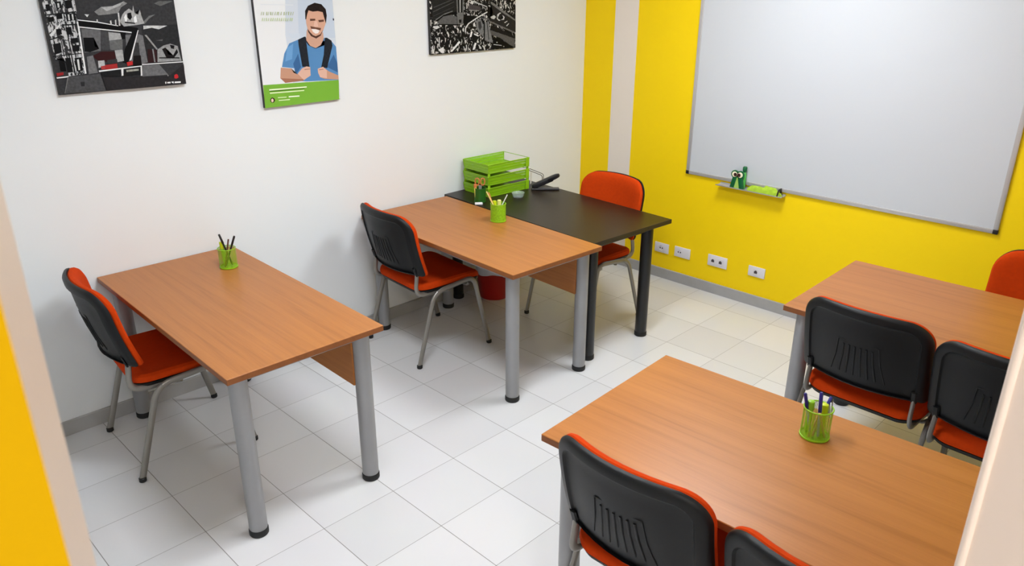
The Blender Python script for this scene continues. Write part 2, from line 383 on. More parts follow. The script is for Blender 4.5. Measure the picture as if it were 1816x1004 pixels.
def make_chair(label):
    t = thing('chair', label, 'chair', (0, 0, 0), 0, None)
    # seat pad
    bm = nb(); prof = []
    def seat_ring(ins, z, sag=True):
        hx0, hx1, hw = -.205+ins, .235-ins, .2345-ins; P = []
        def arc(cx, cy, r, s, e):
            for k in range(9): a = s+(e-s)*k/8; P.append((cx+r*math.cos(a), cy+r*math.sin(a)))
        r = max(.08-ins, .02)
        arc(hx1-r, hw-r, r, 0, PI/2); arc(hx0+r, hw-r, r, PI/2, PI); arc(hx0+r, -hw+r, r, PI, 1.5*PI); arc(hx1-r, -hw+r, r, 1.5*PI, 2*PI)
        out = []
        for x, y in P:
            dz = -.022*max(0, (x-.14)/.1)**2 + .35*y*y - .006
            out.append(bm.verts.new((x, y, z+dz)))
        return out
    def skin(rings):
        for A, B in zip(rings, rings[1:]):
            n = len(A)
            for k in range(n): bm.faces.new((A[k], A[(k+1) % n], B[(k+1) % n], B[k]))
    rs = [seat_ring(.012, .423), seat_ring(0, .428), seat_ring(-.002, .438), seat_ring(.002, .452), seat_ring(.014, .462), seat_ring(.05, .466), seat_ring(.11, .463)]
    skin(rs); bm.faces.new(rs[-1]); bm.faces.new(rs[0][::-1]); obj('seat', bm, M_red, t)
    # plastic tray under the seat
    bm = nb(); rs = [seat_ring(.03, .402), seat_ring(.012, .406), seat_ring(.004, .4225)]; skin(rs); bm.faces.new(rs[0][::-1]); bm.faces.new(rs[-1]); obj('seat_underside', bm, M_shell, t)
    # back shell
    bm = nb()
    r = back_layers(bm, [(.03, -.004), (.006, -.004), (.0, -.007), (0, -.014), (.004, -.021), (.012, -.026), (.034, -.026), (.041, -.017), (.048, -.0145)])
    close_fill(bm, r, .048, -.0145)
    d = -.0155
    strip(bm, [(-.078, .735), (-.072, .737), (.072, .737), (.078, .735)], .0022, .0018, d)
    for s in (-1, 1): strip(bm, [(s*.078, .735), (s*.086, .66), (s*.106, .578)], .0022, .0018, d)
    for k in range(6): y = -.055+k*.022; strip(bm, [(y, .718), (y*1.08, .66), (y*1.3, .582)], .0042, .0022, d)
    # socket boots where the uprights enter the shell
    for s in (-1, 1): strip(bm, [(s*.207, .5265), (s*.207, .55), (s*.207, .575)], .0125, .006, -.024)
    obj('backrest', bm, M_shell, t)
    # front pad
    bm = nb(); r = back_layers(bm, [(.03, -.0035), (.006, -.0035), (.0015, .002), (.002, .012), (.009, .023), (.026, .032), (.055, .035)]); close_fill(bm, r, .055, .036)
    obj('back_pad', bm, M_red, t)
    # side frames: rear leg, rail, front leg bent from one tube; split into legs and rails
    for s in (-1, 1):
        path = fillet([(-.252, s*.259, .012), (-.125, s*.247, .418), (.150, s*.247, .446), (.250, s*.259, .012)], [.07, .055], 8)
        cut1 = max(i for i, p in enumerate(path) if p.x < -.10) ; cut2 = min(i for i, p in enumerate(path) if p.x > .12)
        for nm, seg in (('leg', path[:cut1+1]), ('side_rail', path[cut1:cut2+1]), ('leg', path[cut2:])):
            bm = nb(); tube(bm, seg, .009, 12, ry=.0145, up=Vector((1, 0, .01))); o = obj(nm, bm, M_frame, t)
            if nm == 'leg':
                q = seg[0] if seg[0].z < .1 else seg[-1]
                bm = nb(); lathe(bm, [(0, 0), (.0135, 0), (.016, .003), (.016, .018), (.012, .021), (0, .021)], 14, q.x, q.y); obj('rubber_tip', bm, M_foot, o)
    # back uprights
    for s in (-1, 1):
        p = fillet([(-.02, s*.238, .414), (-.03, s*.212, .405), (-.225, s*.210, .412), (back_pos(.205, .545, -.012).x, s*.206, .540)], [.02, .06], 8)
        bm = nb(); tube(bm, p, .0135, 12, ry=.0085, up=Vector((1, 0, 0))); obj('back_upright', bm, M_frame, t)
    bm = nb()
    for x, z in ((-.10, .397), (.12, .397)): tube(bm, fillet([(x, -.243, z+.02), (x, -.225, z), (x, .225, z), (x, .243, z+.02)], .02), .0075, 10)
    obj('cross_bar', bm, M_frame, t)
    return t
R = math.radians
chair = make_chair('black-backed chair with orange seat at the left end table, seen edge-on')
chair.location = (-3.366, -.388, 0); chair.rotation_euler = (0, 0, R(-5))
for x, y, a, lb in ((-1.868, -.42, -4, 'black-backed chair tucked under the wooden table joined to the black one'),
                    (-.925, -.825, 178, 'chair behind the black table showing its orange-red front'),
                    (-1.366, -2.797, -1, 'black-backed chair at the left of the table below the whiteboard'),
                    (-1.425, -3.308, -2, 'black-backed chair beside the door jamb, cut off on its right by it'),
                    (-.75, -3.185, 180, 'chair facing us at the right edge in front of the yellow wall'),
                    (-2.808, -2.738, 1, 'largest black-backed chair in the foreground at the front table'),
                    (-2.822, -3.278, 1, 'foreground chair whose black back is cut off by the bottom edge')):
    dup(chair, (x, y, 0), R(a), lb)

# ---------------------------------------------------------------- pictures on the white wall
BRIDGE = [
 ((62, 62, 64), [(8,776), (1116,758), (1078,-14), (0,0)]),
 ((50, 50, 52), [(772,530), (1106,530), (1086,202), (716,204)]),
 ((130, 130, 130), [(398,658), (462,696), (554,700), (652,736), (680,720), (620,686), (590,642), (494,632), (426,628)]),
 ((175, 175, 175), [(460,690), (552,696), (652,734), (610,698), (500,660)]),
 ((200, 200, 200), [(784,530), (870,528), (994,522), (914,494), (854,510), (780,500)]),
 ((120, 120, 120), [(790,564), (846,610), (904,622), (842,586), (798,544)]),
 ((105, 105, 105), [(908,714), (954,732), (1080,730), (960,690)]),
 ((95, 95, 97), [(874,400), (938,408), (928,392)]),
 ((200, 200, 200), [(316,640), (352,636), (334,616)]),
 ('stone', [(14,776), (260,772), (258,644), (262,584), (238,160), (100,148), (102,264), (76,300), (26,292), (18,416), (18,624)]),
 ((30, 30, 32), [(16,646), (256,666), (256,656), (16,636)]),
 ((30, 30, 32), [(10,454), (112,478), (112,468), (12,444)]),
 ((30, 30, 32), [(10,320), (236,332), (236,324), (10,312)]),
 ((30, 30, 32), [(128,566), (254,566), (254,556), (128,556)]),
 ((40, 40, 42), [(98,730), (104,730), (100,310), (92,310)]),
 ((40, 40, 42), [(154,664), (160,664), (158,156), (146,156)]),
 ((220, 220, 220), [(18,488), (114,572), (120,564), (30,468)]),
 ((235, 235, 235), [(246,584), (258,584), (242,160), (230,160)]),
 ((24, 24, 26), [(150,542), (194,544), (194,484), (150,482)]),
 ((24, 24, 26), [(74,530), (112,534), (114,488), (76,484)]),
 ((24, 24, 26), [(170,452), (226,456), (226,416), (170,412)]),
 ((24, 24, 26), [(170,396), (226,398), (224,348), (168,344)]),
 ((24, 24, 26), [(172,294), (228,296), (218,186), (168,184)]),
 ((24, 24, 26), [(98,298), (142,300), (140,180), (96,178)]),
 ((210, 210, 210), [(188,280), (204,282), (198,194), (184,192)]),
 ((24, 24, 26), [(30,414), (90,422), (84,344), (28,330)]),
 ((24, 24, 26), [(30,624), (78,628), (74,590), (32,586)]),
 ((24, 24, 26), [(102,644), (144,648), (142,610), (100,606)]),
 ((24, 24, 26), [(172,648), (242,652), (242,596), (170,588)]),
 ((24, 24, 26), [(34,722), (66,726), (64,678), (32,668)]),
 ((24, 24, 26), [(110,742), (154,746), (152,696), (110,686)]),
 ((24, 24, 26), [(186,750), (236,756), (234,694), (184,686)]),
 ((200, 200, 200), [(124,730), (138,732), (136,698), (122,696)]),
 ((200, 200, 200), [(186,642), (198,642), (196,596), (184,596)]),
 ((200, 200, 200), [(216,644), (228,644), (226,598), (214,598)]),
 ((12, 12, 14), [(46,278), (72,282), (90,264), (88,190), (44,194)]),
 ((110, 110, 112), [(268,526), (422,514), (390,338), (258,332)]),
 ((18, 18, 20), [(270,454), (354,450), (346,380), (380,356), (304,334), (260,340)]),
 ((75, 75, 77), [(420,510), (492,488), (472,344), (398,346)]),
 ((165, 165, 165), [(480,490), (600,470), (586,426), (474,420)]),
 ((110, 110, 110), [(474,420), (586,422), (570,332), (470,342)]),
 ((14, 14, 16), [(574,496), (626,488), (610,426), (580,426)]),
 ((14, 14, 16), [(258,606), (416,578), (732,514), (734,490), (666,478), (254,550)]),
 ((235, 235, 235), [(256,600), (406,578), (570,540), (570,534), (404,570), (256,592)]),
 ((235, 235, 235), [(260,544), (672,482), (672,474), (258,536)]),
 ((120, 120, 122), [(616,460), (730,460), (764,448), (768,218), (716,206), (624,238), (596,254)]),
 ((60, 60, 62), [(658,394), (718,390), (706,222), (648,238)]),
 ((14, 14, 16), [(678,478), (734,502), (630,276), (590,218), (552,232), (588,338)]),
 ((230, 230, 230), [(728,496), (734,494), (632,252), (612,240)]),
 ((170, 170, 170), [(620,628), (644,652), (684,676), (710,656), (724,702), (726,638), (752,624), (774,666), (780,612), (794,548), (724,538), (616,530), (588,572)]),
 ((20, 20, 22), [(664,638), (696,644), (698,604), (678,580), (658,604)]),
 ((240, 240, 240), [(630,606), (652,634), (656,592), (638,552)]),
 ((240, 240, 240), [(712,602), (734,620), (736,566), (710,556)]),
 ((20, 20, 22), [(630,570), (716,558), (714,548), (628,558)]),
 ((200, 200, 200), [(508,580), (520,586), (520,546), (508,550)]),
 ((200, 200, 200), [(550,584), (562,590), (556,538), (546,542)]),
 ((200, 200, 200), [(584,642), (596,646), (588,538), (576,538)]),
 ((200, 200, 200), [(402,596), (412,596), (410,570), (400,570)]),
 ((60, 28, 30), [(314,302), (394,334), (500,328), (508,224), (346,264)]),
 ((170, 170, 170), [(504,336), (570,338), (566,244), (504,236)]),
 ((60, 60, 62), [(426,258), (510,266), (510,230), (426,224)]),
 ((185, 185, 185), [(352,258), (404,260), (400,208), (346,200)]),
 ((120, 120, 122), [(268,298), (320,306), (334,160), (258,154)]),
 ((165, 45, 45), [(402,220), (504,226), (502,184), (400,182)]),
 ((190, 45, 45), [(586,230), (638,238), (636,206), (588,198)]),
 ((150, 35, 38), [(8,182), (64,186), (60,164), (10,156)]),
 ((170, 60, 60), [(366,212), (402,216), (398,184), (366,184)]),
 ((28, 22, 23), [(650,280), (716,282), (712,192), (634,190)]),
 ((150, 150, 150), [(778,452), (796,452), (874,328), (862,320)]),
 ((55, 33, 35), [(784,332), (862,322), (854,212), (770,216)]),
 ((130, 130, 130), [(824,330), (836,330), (836,214), (824,214)]),
 ((150, 150, 150), [(870,322), (930,354), (994,366), (1058,342), (1074,210), (854,214)]),
 ((25, 22, 24), [(912,324), (944,336), (960,272), (1004,264), (1046,318), (1054,286), (1006,238), (938,250)]),
 ((25, 22, 24), [(988,358), (1030,348), (1020,318), (994,326)]),
 ((25, 22, 24), [(874,254), (1060,242), (1058,232), (872,244)]),
 ((235, 235, 235), [(714,206), (1086,204), (1084,196), (712,198)]),
 ((235, 235, 235), [(342,178), (712,194), (710,186), (344,166)]),
 ((235, 235, 235), [(2,148), (96,152), (94,142), (4,138)]),
 ((225, 225, 225), [(698,186), (710,186), (700,106), (686,106)]),
 ((35, 35, 37), [(356,162), (696,176), (688,114), (366,122)]),
 ((160, 160, 150), [(570,166), (678,168), (676,152), (570,148)]),
 ((235, 235, 235), [(530,186), (550,188), (538,120), (522,118)]),
 ((112, 112, 114), [(716,194), (864,192), (932,96), (700,98)]),
 ((82, 82, 84), [(90,144), (348,152), (370,4), (40,12)]),
 ((120, 120, 120), [(86,144), (94,144), (44,14), (38,12)]),
 ((50, 50, 52), [(180,96), (212,94), (206,58), (178,58)]),
 ((50, 48, 50), [(360,122), (936,82), (1090,182), (1078,-14), (380,6)]),
 ((185, 40, 45), [(986,88), (1004,96), (1018,90), (1022,64), (998,54), (982,62)]),
 ((235, 235, 235), [(892,36), (904,36), (900,18), (892,18)]),
 ((235, 235, 235), [(912,32), (942,32), (940,18), (910,20)]),
 ((235, 235, 235), [(950,32), (972,32), (968,14), (952,22)]),
 ((235, 235, 235), [(980,30), (1036,28), (1034,14), (976,16)]),
 ((170, 170, 170), [(922,98), (932,88), (926,82)]),
]
PORTRAIT = [
 ((232, 233, 235), [(0,1050), (914,1036), (886,-14), (0,0)]),
 ((208, 215, 226), [(352,1046), (914,1036), (890,212), (346,224), (312,704)]),
 ((196, 207, 222), [(490,1042), (912,1036), (896,644), (460,654)]),
 ((222, 226, 232), [(78,1000), (434,986), (432,980), (80,992)]),
 ((205, 214, 226), [(338,714), (478,706), (474,664), (372,668)]),
 ((122, 178, 60), [(6,230), (898,206), (886,-14), (0,0)]),
 ((88, 138, 188), [(346,616), (452,648), (540,660), (536,628), (570,582), (646,548), (732,590), (760,650), (858,600), (908,540), (906,376), (898,206), (504,224), (386,242), (388,312), (376,368), (236,390), (278,520)]),
 ((60, 102, 150), [(368,414), (436,510), (454,374), (394,312), (376,358)]),
 ((60, 102, 150), [(764,352), (860,474), (900,378), (898,284)]),
 ((110, 160, 208), [(316,574), (390,612), (360,460), (280,442)]),
 ((198, 150, 125), [(222,386), (342,368), (360,326), (406,304), (480,362), (554,368), (560,286), (480,242), (256,230), (204,282)]),
 ((165, 112, 90), [(204,282), (480,248), (466,234), (256,230)]),
 ((198, 150, 125), [(652,342), (722,352), (786,304), (898,254), (898,210), (724,232), (670,254)]),
 ((40, 44, 52), [(450,648), (528,674), (542,670), (544,604), (554,368), (470,376), (450,588)]),
 ((40, 44, 52), [(768,650), (794,650), (848,618), (854,566), (766,340), (694,354), (738,480)]),
 ((222, 180, 160), [(408,310), (466,362), (520,376), (562,366), (558,280), (472,242)]),
 ((222, 180, 160), [(650,342), (716,358), (760,318), (752,236), (670,254), (650,302)]),
 ((170, 118, 98), [(492,350), (558,350), (558,344), (490,342)]),
 ((170, 118, 98), [(662,334), (720,336), (722,330), (664,326)]),
 ((206, 162, 140), [(560,738), (752,706), (754,640), (712,580), (648,554), (584,580), (544,638)]),
 ((214, 166, 142), [(564,868), (602,934), (688,942), (780,918), (802,850), (788,784), (752,718), (692,664), (658,652), (614,678), (574,736), (562,804)]),
 ((40, 30, 28), [(556,842), (562,924), (600,972), (682,1000), (760,984), (808,934), (814,872), (796,790), (790,850), (768,906), (712,918), (652,914), (602,928), (580,884), (566,842)]),
 ((88, 60, 50), [(568,754), (598,714), (628,684), (660,672), (716,688), (758,734), (720,674), (664,648), (606,674), (578,714)]),
 ((115, 78, 62), [(606,774), (666,760), (732,750), (720,724), (668,744), (614,746)]),
 ((240, 232, 228), [(618,746), (668,740), (714,728), (692,700), (662,696), (632,716)]),
 ((105, 72, 58), [(610,846), (672,844), (672,826), (610,824)]),
 ((105, 72, 58), [(706,830), (774,832), (772,812), (714,808)]),
 ((228, 186, 165), [(662,822), (692,818), (700,768), (666,762), (646,772)]),
 ((30, 36, 60), [(884,842), (900,838), (898,818), (884,820)]),
 ((236, 248, 205), [(66,184), (498,174), (498,162), (66,170)]),
 ((70, 110, 40), [(66,166), (470,158), (470,152), (66,160)]),
 ((225, 242, 190), [(70,150), (466,140), (462,130), (70,138)]),
 ((215, 238, 175), [(152,96), (252,92), (250,82), (152,86)]),
 ((245, 252, 225), [(276,94), (402,90), (402,78), (276,82)]),
 ((225, 242, 190), [(158,66), (288,64), (286,54), (160,58)]),
 ((60, 35, 30), [(92,98), (112,88), (118,66), (102,48), (80,48), (66,60), (66,82), (78,96)]),
 ((235, 205, 185), [(88,90), (100,82), (100,60), (86,52), (74,60), (76,82)]),
 ((176, 186, 140), [(64,896), (78,928), (84,928), (70,896)]),
 ((176, 186, 140), [(88,896), (98,926), (104,926), (96,896)]),
 ((176, 186, 140), [(124,894), (130,926), (140,926), (134,894)]),
 ((176, 186, 140), [(140,894), (152,926), (158,926), (146,894)]),
 ((176, 186, 140), [(166,894), (170,924), (182,924), (178,894)]),
 ((176, 186, 140), [(186,892), (196,924), (202,924), (192,892)]),
 ((176, 186, 140), [(212,892), (224,924), (230,924), (220,892)]),
 ((176, 186, 140), [(234,892), (246,922), (254,922), (242,892)]),
 ((176, 186, 140), [(250,890), (256,922), (266,922), (258,890)]),
 ((176, 186, 140), [(278,890), (288,922), (296,922), (286,890)]),
 ((176, 186, 140), [(312,890), (318,920), (328,920), (322,888)]),
 ((176, 186, 140), [(334,888), (348,920), (354,920), (342,888)]),
 ((176, 186, 140), [(362,888), (368,920), (380,920), (372,888)]),
 ((176, 186, 140), [(386,888), (398,918), (406,918), (394,886)]),
 ((176, 186, 140), [(410,886), (424,918), (430,918), (416,886)]),
 ((190, 204, 150), [(68,842), (76,870), (86,870), (76,842)]),
 ((190, 204, 150), [(88,842), (100,870), (106,870), (94,840)]),
 ((190, 204, 150), [(112,840), (118,870), (128,870), (120,840)]),
 ((190, 204, 150), [(132,840), (144,868), (150,868), (140,840)]),
 ((190, 204, 150), [(160,838), (168,868), (178,868), (170,838)]),
 ((190, 204, 150), [(180,838), (190,868), (200,868), (190,838)]),
 ((190, 204, 150), [(206,838), (214,866), (222,866), (212,836)]),
 ((190, 204, 150), [(226,836), (236,866), (246,866), (234,836)]),
 ((190, 204, 150), [(252,836), (260,866), (268,864), (260,836)]),
 ((190, 204, 150), [(274,834), (284,864), (294,864), (284,834)]),
 ((190, 204, 150), [(300,834), (310,864), (318,864), (306,834)]),
 ((190, 204, 150), [(322,834), (330,864), (340,862), (332,832)]),
 ((190, 204, 150), [(346,832), (356,862), (364,862), (354,832)]),
 ((190, 204, 150), [(372,832), (380,862), (390,862), (382,832)]),
 ((190, 204, 150), [(392,830), (402,860), (412,860), (402,830)]),
]
CROWD = [
 ('crowd', [(8,626), (1440,602), (1434,-2), (0,0)]),
 ((38, 38, 38), [(38,626), (430,618), (424,466), (208,444), (72,386), (36,380)]),
 ((75, 75, 75), [(50,488), (380,592), (384,584), (54,478)]),
 ((75, 75, 75), [(62,536), (342,614), (350,606), (62,526)]),
 ((120, 120, 120), [(84,398), (228,460), (356,488), (358,480), (234,450), (96,390)]),
 ((60, 58, 60), [(52,440), (378,536), (380,528), (54,432)]),
 ((12, 12, 12), [(72,374), (210,446), (420,480), (434,444), (208,428), (120,374)]),
 ((95, 95, 95), [(118,374), (208,428), (344,444), (422,416), (422,332), (138,346)]),
 ((15, 15, 15), [(128,346), (430,332), (430,316), (128,334)]),
 ((110, 110, 110), [(420,618), (544,616), (520,328), (430,334)]),
 ((20, 20, 20), [(440,618), (464,618), (464,464), (442,464)]),
 ((20, 20, 20), [(490,618), (518,618), (512,462), (488,464)]),
 ((20, 20, 20), [(452,384), (496,384), (492,346), (456,346)]),
 ((200, 200, 200), [(474,618), (484,618), (480,470), (472,470)]),
 ((14, 14, 14), [(528,440), (634,424), (778,410), (674,364), (570,318), (526,334)]),
 ((75, 70, 72), [(618,560), (812,526), (812,480), (620,496)]),
 ((170, 170, 170), [(578,574), (592,574), (588,504), (576,504)]),
 ((185, 185, 185), [(628,608), (750,578), (928,524), (922,516), (740,566), (628,598)]),
 ((130, 130, 130), [(616,496), (790,480), (790,472), (616,484)]),
 ((160, 160, 160), [(564,458), (574,462), (640,434), (634,426)]),
 ((205, 205, 205), [(548,230), (548,284), (602,338), (768,410), (932,468), (940,456), (778,398), (616,328), (566,278), (564,228)]),
 ((95, 95, 95), [(778,402), (948,386), (968,362), (810,386)]),
 ((14, 14, 14), [(928,532), (1002,516), (1024,464), (970,428), (926,458)]),
 ((180, 180, 180), [(938,532), (970,538), (1012,500), (1004,486), (970,520)]),
 ((45, 43, 42), [(982,574), (1434,324), (1434,194), (968,362), (1024,448)]),
 ((120, 118, 116), [(982,580), (1014,574), (1434,348), (1434,332), (1208,436), (992,552)]),
 ((190, 190, 190), [(980,398), (1044,418), (1076,396), (1044,368), (996,380)]),
 ((200, 200, 200), [(1092,372), (1098,424), (1142,446), (1170,442), (1126,416), (1114,372), (1154,352), (1132,346)]),
 ((190, 190, 190), [(1186,418), (1230,390), (1220,358), (1164,356), (1198,370), (1208,388)]),
 ((190, 190, 190), [(1220,324), (1276,344), (1280,336), (1236,316)]),
 ((190, 190, 190), [(1258,284), (1304,314), (1308,302), (1270,276)]),
 ((110, 108, 106), [(948,362), (1422,198), (1418,180), (946,344)]),
 ((120, 120, 120), [(736,362), (810,382), (856,308), (858,160), (776,222), (734,290)]),
 ((60, 60, 60), [(768,348), (810,354), (828,286), (796,244), (772,288)]),
 ((125, 125, 125), [(882,336), (942,342), (978,228), (1020,84), (880,122)]),
 ((40, 40, 40), [(914,334), (926,334), (954,126), (942,126)]),
 ((20, 20, 20), [(856,352), (882,350), (880,122), (860,130)]),
 ((92, 90, 88), [(968,244), (1412,118), (1414,8), (1320,46), (1152,138), (988,184)]),
 ((30, 28, 28), [(1022,302), (1412,142), (1412,118), (978,244)]),
 ((14, 14, 14), [(1020,152), (1140,132), (1320,42), (1400,2), (1018,8)]),
 ((205, 205, 205), [(1030,68), (1174,48), (1174,42), (1030,60)]),
 ((205, 205, 205), [(1080,92), (1102,92), (1096,80), (1084,82)]),
 ((205, 205, 205), [(1202,36), (1224,32), (1214,20)]),
 ((220, 220, 220), [(296,18), (444,138), (468,120), (330,18)]),
 ((230, 230, 230), [(618,168), (642,240), (672,234), (650,178)]),
 ((215, 215, 215), [(692,216), (780,186), (764,174), (692,200)]),
 ((225, 225, 225), [(666,22), (704,102), (736,96), (698,20)]),
 ((200, 200, 200), [(752,84), (804,52), (798,26), (776,30), (782,48)]),
 ((220, 220, 220), [(18,102), (32,102), (32,20), (16,20)]),
 ((220, 220, 220), [(106,54), (194,82), (202,10), (162,12)]),
 ((190, 190, 190), [(122,196), (140,194), (134,92), (118,92)]),
 ((190, 190, 190), [(554,86), (570,86), (576,28), (558,36)]),
 ((200, 200, 200), [(42,324), (118,328), (146,306), (88,288), (50,304)]),
]

_c = {}
def ink(c):
    if c not in _c: _c[c] = mat('print_ink', tuple(max(0, v-8) if max(c) < 130 else v for v in c), .6, spec=.12, vary=.22 if max(c) < 210 and max(c)-min(c) < 20 else 0, vscale=90)
    return _c[c]
def speckle(name, scale, thr, a, b, stretch=(1, 1, 1)):
    m = bpy.data.materials.new(name); m.use_nodes = True; nt = m.node_tree; L = nt.links; p = nt.nodes['Principled BSDF']; p.inputs['Roughness'].default_value = .6; p.inputs['Specular IOR Level'].default_value = .12
    tc = node(nt, 'ShaderNodeTexCoord'); mp = node(nt, 'ShaderNodeMapping'); mp.inputs['Scale'].default_value = stretch; L.new(tc.outputs['Object'], mp.inputs[0])
    n = node(nt, 'ShaderNodeTexNoise'); n.inputs['Scale'].default_value = scale; n.inputs['Detail'].default_value = 3; n.inputs['Distortion'].default_value = .8; L.new(mp.outputs[0], n.inputs['Vector'])
    r = node(nt, 'ShaderNodeValToRGB'); e = r.color_ramp.elements; e[0].position = thr; e[0].color = lin(a); e[1].position = thr+.06; e[1].color = lin(b)
    L.new(n.outputs['Fac'], r.inputs['Fac']); L.new(r.outputs['Color'], p.inputs['Base Color']); return m
_c['crowd'] = speckle('crowd_print', 62, .56, (14, 13, 13), (205, 203, 200), (1, 1, .7)); _c['stone'] = speckle('stone_print', 75, .47, (48, 48, 50), (200, 200, 202), (1.4, 1, .6))
def clip(P, w, h):
    for ax, lim, sg in ((0, 0, 1), (0, w, -1), (1, 0, 1), (1, h, -1)):
        Q = []
        for i in range(len(P)):
            a, b = P[i-1], P[i]; ia, ib = (a[ax]-lim)*sg >= 0, (b[ax]-lim)*sg >= 0
            if ia != ib:
                t = (lim-a[ax])/(b[ax]-a[ax]); Q.append(tuple(a[k]+(b[k]-a[k])*t for k in (0, 1)))
            if ib: Q.append(b)
        P = Q
        if not P: return P
    return P
def picture(name, label, x, z, w, h, art, edge, dep=.02, band=None):
    t = thing(name, label, 'picture', (x, 0, z))
    bm = nb(); box(bm, 0, w, -dep, -.0005, 0, h, .0008, 1); obj('backing_board', bm, edge, t, smooth=False)
    bm = nb(); ms = []; k = 0
    for c, P in art:
        P = [(a/2000, b/2000) for a, b in P]
        if k == 0: P = [(.0015, .0015), (w-.0015, .0015), (w-.0015, h-.0015), (.0015, h-.0015)]
        P = clip(P, w-.001, h-.001) if k else P
        if len(P) < 3: continue
        m = ink(c)
        if m not in ms: ms.append(m)
        try: f = bm.faces.new([bm.verts.new((a, -dep-.0004-.00005*k, b)) for a, b in P]); f.material_index = ms.index(m)
        except ValueError: pass
        k += 1
    me = bpy.data.meshes.new('print'); bmesh.ops.triangulate(bm, faces=[f for f in bm.faces if len(f.verts) > 4]); bm.to_mesh(me); bm.free()
    for m in ms: me.materials.append(m)
    o = bpy.data.objects.new('printed_picture', me); S.collection.objects.link(o); o.parent = t
    return t
M_pedge = mat('black_picture_edge', (24, 22, 22), .5)
picture('bridge_picture', 'black and white canvas of a stone bridge with red buses', -3.483, 1.567, .545, .50, BRIDGE, M_pedge)
picture('backpack_poster', 'poster of a smiling man in a blue shirt above a green band', -2.554, 1.411, .450, .66, PORTRAIT, M_pedge)
picture('crowd_picture', 'black and white canvas of a busy crowd under beams, nearest the yellow wall', -1.451, 1.6035, .717, .46, CROWD, M_pedge)

# ---------------------------------------------------------------- whiteboard, ledge and what stands on it
t = thing('whiteboard', 'large whiteboard with aluminium frame on the yellow wall', 'whiteboard', (0, -1.884, .80))
WB = .942; HBD = 1.22
bm = nb(); box(bm, -.010, -.001, -WB+.01, WB-.01, .01, HBD-.01); obj('board_panel', bm, M_board, t, smooth=False)
for nm, q in (('frame_rail', (-WB, WB, 0, .024)), ('frame_rail', (-WB, WB, HBD-.024, HBD)), ('frame_rail', (-WB, -WB+.024, .0242, HBD-.0242)), ('frame_rail', (WB-.024, WB, .0242, HBD-.0242))):
    bm = nb(); box(bm, -.016, -.0008, *q, .003, 2)
    if q[3]-q[2] < .1: box(bm, -.0172, -.0155, q[0]+.01, q[1]-.01, (q[2]+q[3])/2+.004, (q[2]+q[3])/2+.006)
    obj(nm, bm, M_alu, t)
for sy in (-1, 1):
    for zz in (0, HBD-.022): bm = nb(); y = sy*(WB-.011); box(bm, -.0182, -.0005, y-.0125, y+.0125, zz-.0008, zz+.0228, .003, 2); obj('corner_cap', bm, M_dark, t)
t = thing('pen_ledge', 'slim grey pen ledge below the whiteboard', 'ledge', (0, -1.43, .775))
bm = nb(); A = -.228; B = .228
prof = [(-.001, .0), (-.066, .0), (-.068, .007), (-.0655, .007), (-.064, .002), (-.004, .002), (-.004, .012), (-.001, .012)]
V = [[bm.verts.new((x, y, z)) for x, z in prof] for y in (A, B)]
for i in range(8): bm.faces.new((V[0][i], V[0][(i+1) % 8], V[1][(i+1) % 8], V[1][i]))
bm.faces.new(V[0][::-1]); bm.faces.new(V[1]); obj('tray_shelf', bm, M_alu, t, smooth=False)
ZL = .777
M_dg = mat('dark_green_plastic', (12, 98, 52), .35); M_mg = mat('pale_green_plastic', (168, 206, 96), .5); M_cr = mat('cream_card', (248, 236, 206), .6); M_br = mat('dark_brown', (56, 18, 14), .5)
# folded A-shaped green holder with two ringed openings
t = thing('green_holder', 'dark green inverted-V holder with two round cream rings on the ledge', 'holder', (-.0555, -1.350, ZL+.0005))
bm = nb()
for s in (-1, 1):
    box(bm, -.007, .007, -.016, .016, 0, .105, .004, 2, M=Matrix.Translation((0, s*.034, 0)) @ Matrix.Rotation(s*R(13), 4, 'X'))
box(bm, -.007, .007, -.036, .036, .078, .112, .006, 2)
for s in (-1, 1): lathe(bm, [(0, 0), (.0255, 0), (.0255, .009), (0, .009)], 24, M=Matrix.Translation((.0015, s*.0195, .092)) @ Matrix.Rotation(-PI/2, 4, 'Y'))
for v in bm.verts: v.co.z = max(v.co.z, 0)
obj('body', bm, M_dg, t)
bm = nb(); P = [(-.027, .004), (.027, .004), (.006, .085), (-.006, .085)]
fr = [bm.verts.new((-.006, y, z)) for y, z in P]; bk = [bm.verts.new((.006, y, z)) for y, z in P]
bm.faces.new(fr); bm.faces.new(bk[::-1])
for i in range(4): bm.faces.new((fr[i], bk[i], bk[(i+1) % 4], fr[(i+1) % 4]))
obj('inner_panel', bm, M_mg, t, smooth=False)
for s in (-1, 1):
    bm = nb(); lathe(bm, [(0, 0), (.0175, 0), (.0175, .003), (.016, .0045), (0, .0045)], 24, M=Matrix.Translation((-.0076, s*.0195, .092)) @ Matrix.Rotation(-PI/2, 4, 'Y')); o = obj('ring', bm, M_cr, t)
    bm = nb(); lathe(bm, [(0, 0), (.0115, 0), (.011, .0015), (0, .0015)], 20, M=Matrix.Translation((-.0122, s*.013, .091)) @ Matrix.Rotation(-PI/2, 4, 'Y')); obj('dark_centre', bm, M_br, o)
t = thing('green_bottle', 'small green bottle with dark green cap behind the ringed holder', 'bottle', (-.0318, -1.381, ZL+.0005))
bm = nb(); lathe(bm, [(0, 0), (.0125, 0), (.014, .004), (.014, .088), (.012, .102), (.009, .108), (0, .108)], 24); obj('bottle_body', bm, mat('clear_green_plastic', (92, 190, 84), .2), t)
bm = nb(); lathe(bm, [(0, .1085), (.010, .1085), (.0135, .118), (.014, .138), (.010, .144), (0, .145)], 24); obj('cap', bm, M_dg, t)
